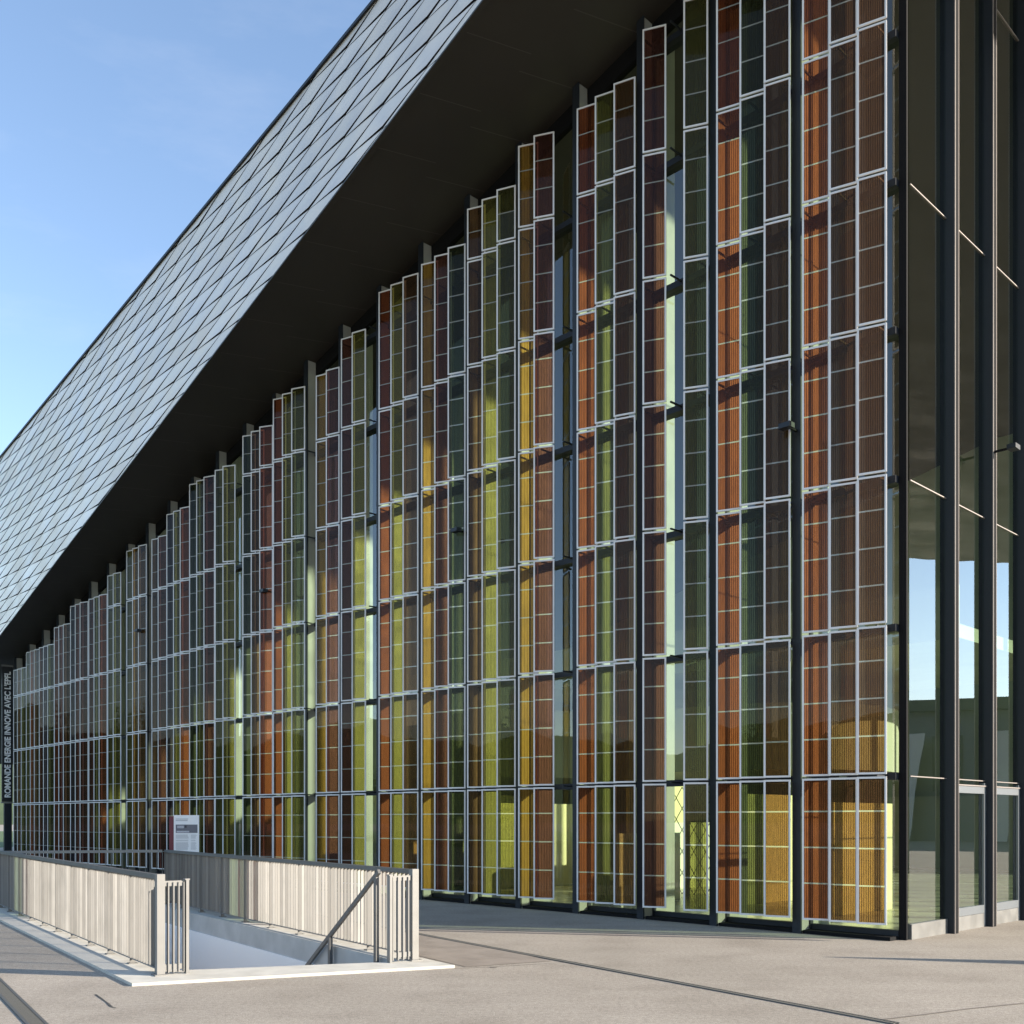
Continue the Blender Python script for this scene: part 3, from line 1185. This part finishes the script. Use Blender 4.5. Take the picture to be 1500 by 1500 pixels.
# ------------------------------------------------------------------ what the glass mirrors
def office():
    root = empty("office_building", (78, 40, 0))
    c, sN = Vector((74, 38, 0)), 0
    d = Vector((-.33, .94, 0))
    n = Vector((-.94, -.33, 0))
    L_ = 64
    a = c - d * L_ / 2
    m = MB()
    m.box(a - n * 14, d * L_, n * 14, UP * 10.2)
    m.build("wall", mat("office_wall", (0.24, 0.26, 0.29), 0.7), root)
    m = MB()
    m.box(a - n * 14.6 - d * .6 + UP * 10.2, d * (L_ + 1.2), n * 15.6, UP * .9)
    m.build("roof", mat("office_roof", (0.10, 0.105, 0.11), 0.7), root)
    for i in range(18):
        m = MB()
        p = a + d * (1.5 + 3.5 * i) + n * .02
        m.box(p + UP * 3.9, d * 2.2, n * .05, UP * 4.4)
        m.build("window", mat("office_glass", (0.10, 0.12, 0.14), 0.1) if i == 0 else bpy.data.materials["office_glass"], root)
    for i in range(9):
        m = MB()
        p = a + d * (2.0 + 7 * i) + n * 1.2
        m.hexa([p, p + n * .8, p + n * .8 + d * 1.3, p + d * 1.3, p + UP * 8.4 - d * .5, p + n * .8 + UP * 8.4 - d * .5, p + n * .8 + d * 2.4 + UP * 8.4, p + d * 2.4 + UP * 8.4])
        m.build("pillar", M_WHITE, root)
    tag(root, "long low grey building with pale pillars mirrored in the corner glass", "building")


office()


def leaf_mat(name, c):
    m = mat(name, c, 0.6)
    return m


LEAF = [leaf_mat("leaf_dark", (0.045, 0.075, 0.025)), leaf_mat("leaf_mid", (0.07, 0.11, 0.035))]
BARK = mat("bark", (0.10, 0.08, 0.06), 0.9)


def tree(p, h, r, label):
    root = empty("tree", p)
    t = MB()
    t.tube(p, p + UP * h * .45, .22, .13, 9)
    for q in range(5):
        a = 2 * pi * q / 5 + random.random()
        t.tube(p + UP * h * (.34 + .03 * q), p + UP * h * (.60 + .05 * q) + Vector((cos(a), sin(a), 0)) * r * .55, .09, .03, 6)
    t.build("trunk", BARK, root)
    c = MB()
    cl = []
    for q in range(26):
        a, e, rr = random.random() * 2 * pi, random.uniform(-.9, 1), random.uniform(.35, .95)
        cl.append((p + UP * (h * .66 + e * h * .30) + Vector((cos(a), sin(a), 0)) * r * rr * math.sqrt(max(.1, 1 - e * e * .8)), random.uniform(.25, .42) * r))
    for (cc, cr) in cl:
        for q in range(75):
            d = Vector((random.gauss(0, 1), random.gauss(0, 1), random.gauss(0, 1))).normalized() * cr * random.random() ** .4
            x = Vector((random.gauss(0, 1), random.gauss(0, 1), random.gauss(0, 1))).normalized()
            y = x.orthogonal().normalized()
            s_ = random.uniform(.10, .20)
            b_ = cc + d
            c.face([b_ - x * s_, b_ + y * s_ * .6, b_ + x * s_, b_ - y * s_ * .6], random.randint(0, 1))
    c.build("crown", LEAF, root)
    tag(root, label, "tree", "trees beyond the lawn left of the hall")


TL = [(-62, 2, 9, 3.4, "leafy green tree beyond the lawn, first of the row nearest the plaza"),
      (-66, 13, 7.5, 3.0, "small round tree beyond the lawn, second of the row from the plaza"),
      (-64, 24, 10, 3.8, "tall broad tree in the middle of the row beyond the lawn"),
      (-68, 36, 8, 3.2, "green tree beyond the lawn, left of the tall broad one"),
      (-60, 52, 9.5, 3.6, "dark leafy tree beyond the lawn near the hall's far end"),
      (-56, 74, 10, 4.0, "large tree beyond the lawn past the hall's far end")]
for (x, y, h_, r_, lb) in TL:
    tree(Vector((x, y, 0)), h_, r_, lb)
k = MB()
k.face([Vector((-140, -40, .006)), Vector((-30, -40, .006)), Vector((-30, 40, .006)), Vector((-30, 150, .006)), Vector((-140, 150, .006))])
tag(k.build("lawn", mat("lawn_green", (0.075, 0.115, 0.03), 0.9, var=(0.6, 0.25))), kind="structure")
k = MB()
hp = []
for i in range(136):
    a = radians(103 + i * 1.0)
    hp.append((Vector((cos(a) * 420, sin(a) * 420, -1)), 44 + 6 * sin(i * .21) + 3 * sin(i * .83) + random.uniform(-1.6, 1.6)))
for (a, ha), (b_, hb_) in zip(hp, hp[1:]):
    k.face([a, b_, b_ + b_.normalized() * 45 + UP * hb_, a + a.normalized() * 45 + UP * ha])
    k.face([a + a.normalized() * 45 + UP * ha, b_ + b_.normalized() * 45 + UP * hb_, b_ * 1.5, a * 1.5])
tag(k.build("hills", mat("wooded_hill", (0.05, 0.075, 0.04), 0.9, var=(0.05, 0.3))), kind="structure")

# unseen caster added to the right, tapered to throw the pointed plaza shadow
mp_ = Vector((11.2, 10.25, 0))
ms = empty("shadow_caster", mp_)
k = MB()
k.hexa([mp_ + Vector((-.3, -.5, 0)), mp_ + Vector((.3, -.5, 0)), mp_ + Vector((.3, .5, 0)), mp_ + Vector((-.3, .5, 0)),
        mp_ + Vector((-.02, -.02, 2.5)), mp_ + Vector((.02, -.02, 2.5)), mp_ + Vector((.02, .02, 2.5)), mp_ + Vector((-.02, .02, 2.5))])
k.build("shaft", M_CONCG, ms)
tag(ms, "unseen tapered block added right of the view to cast a pointed shadow", "pylon")
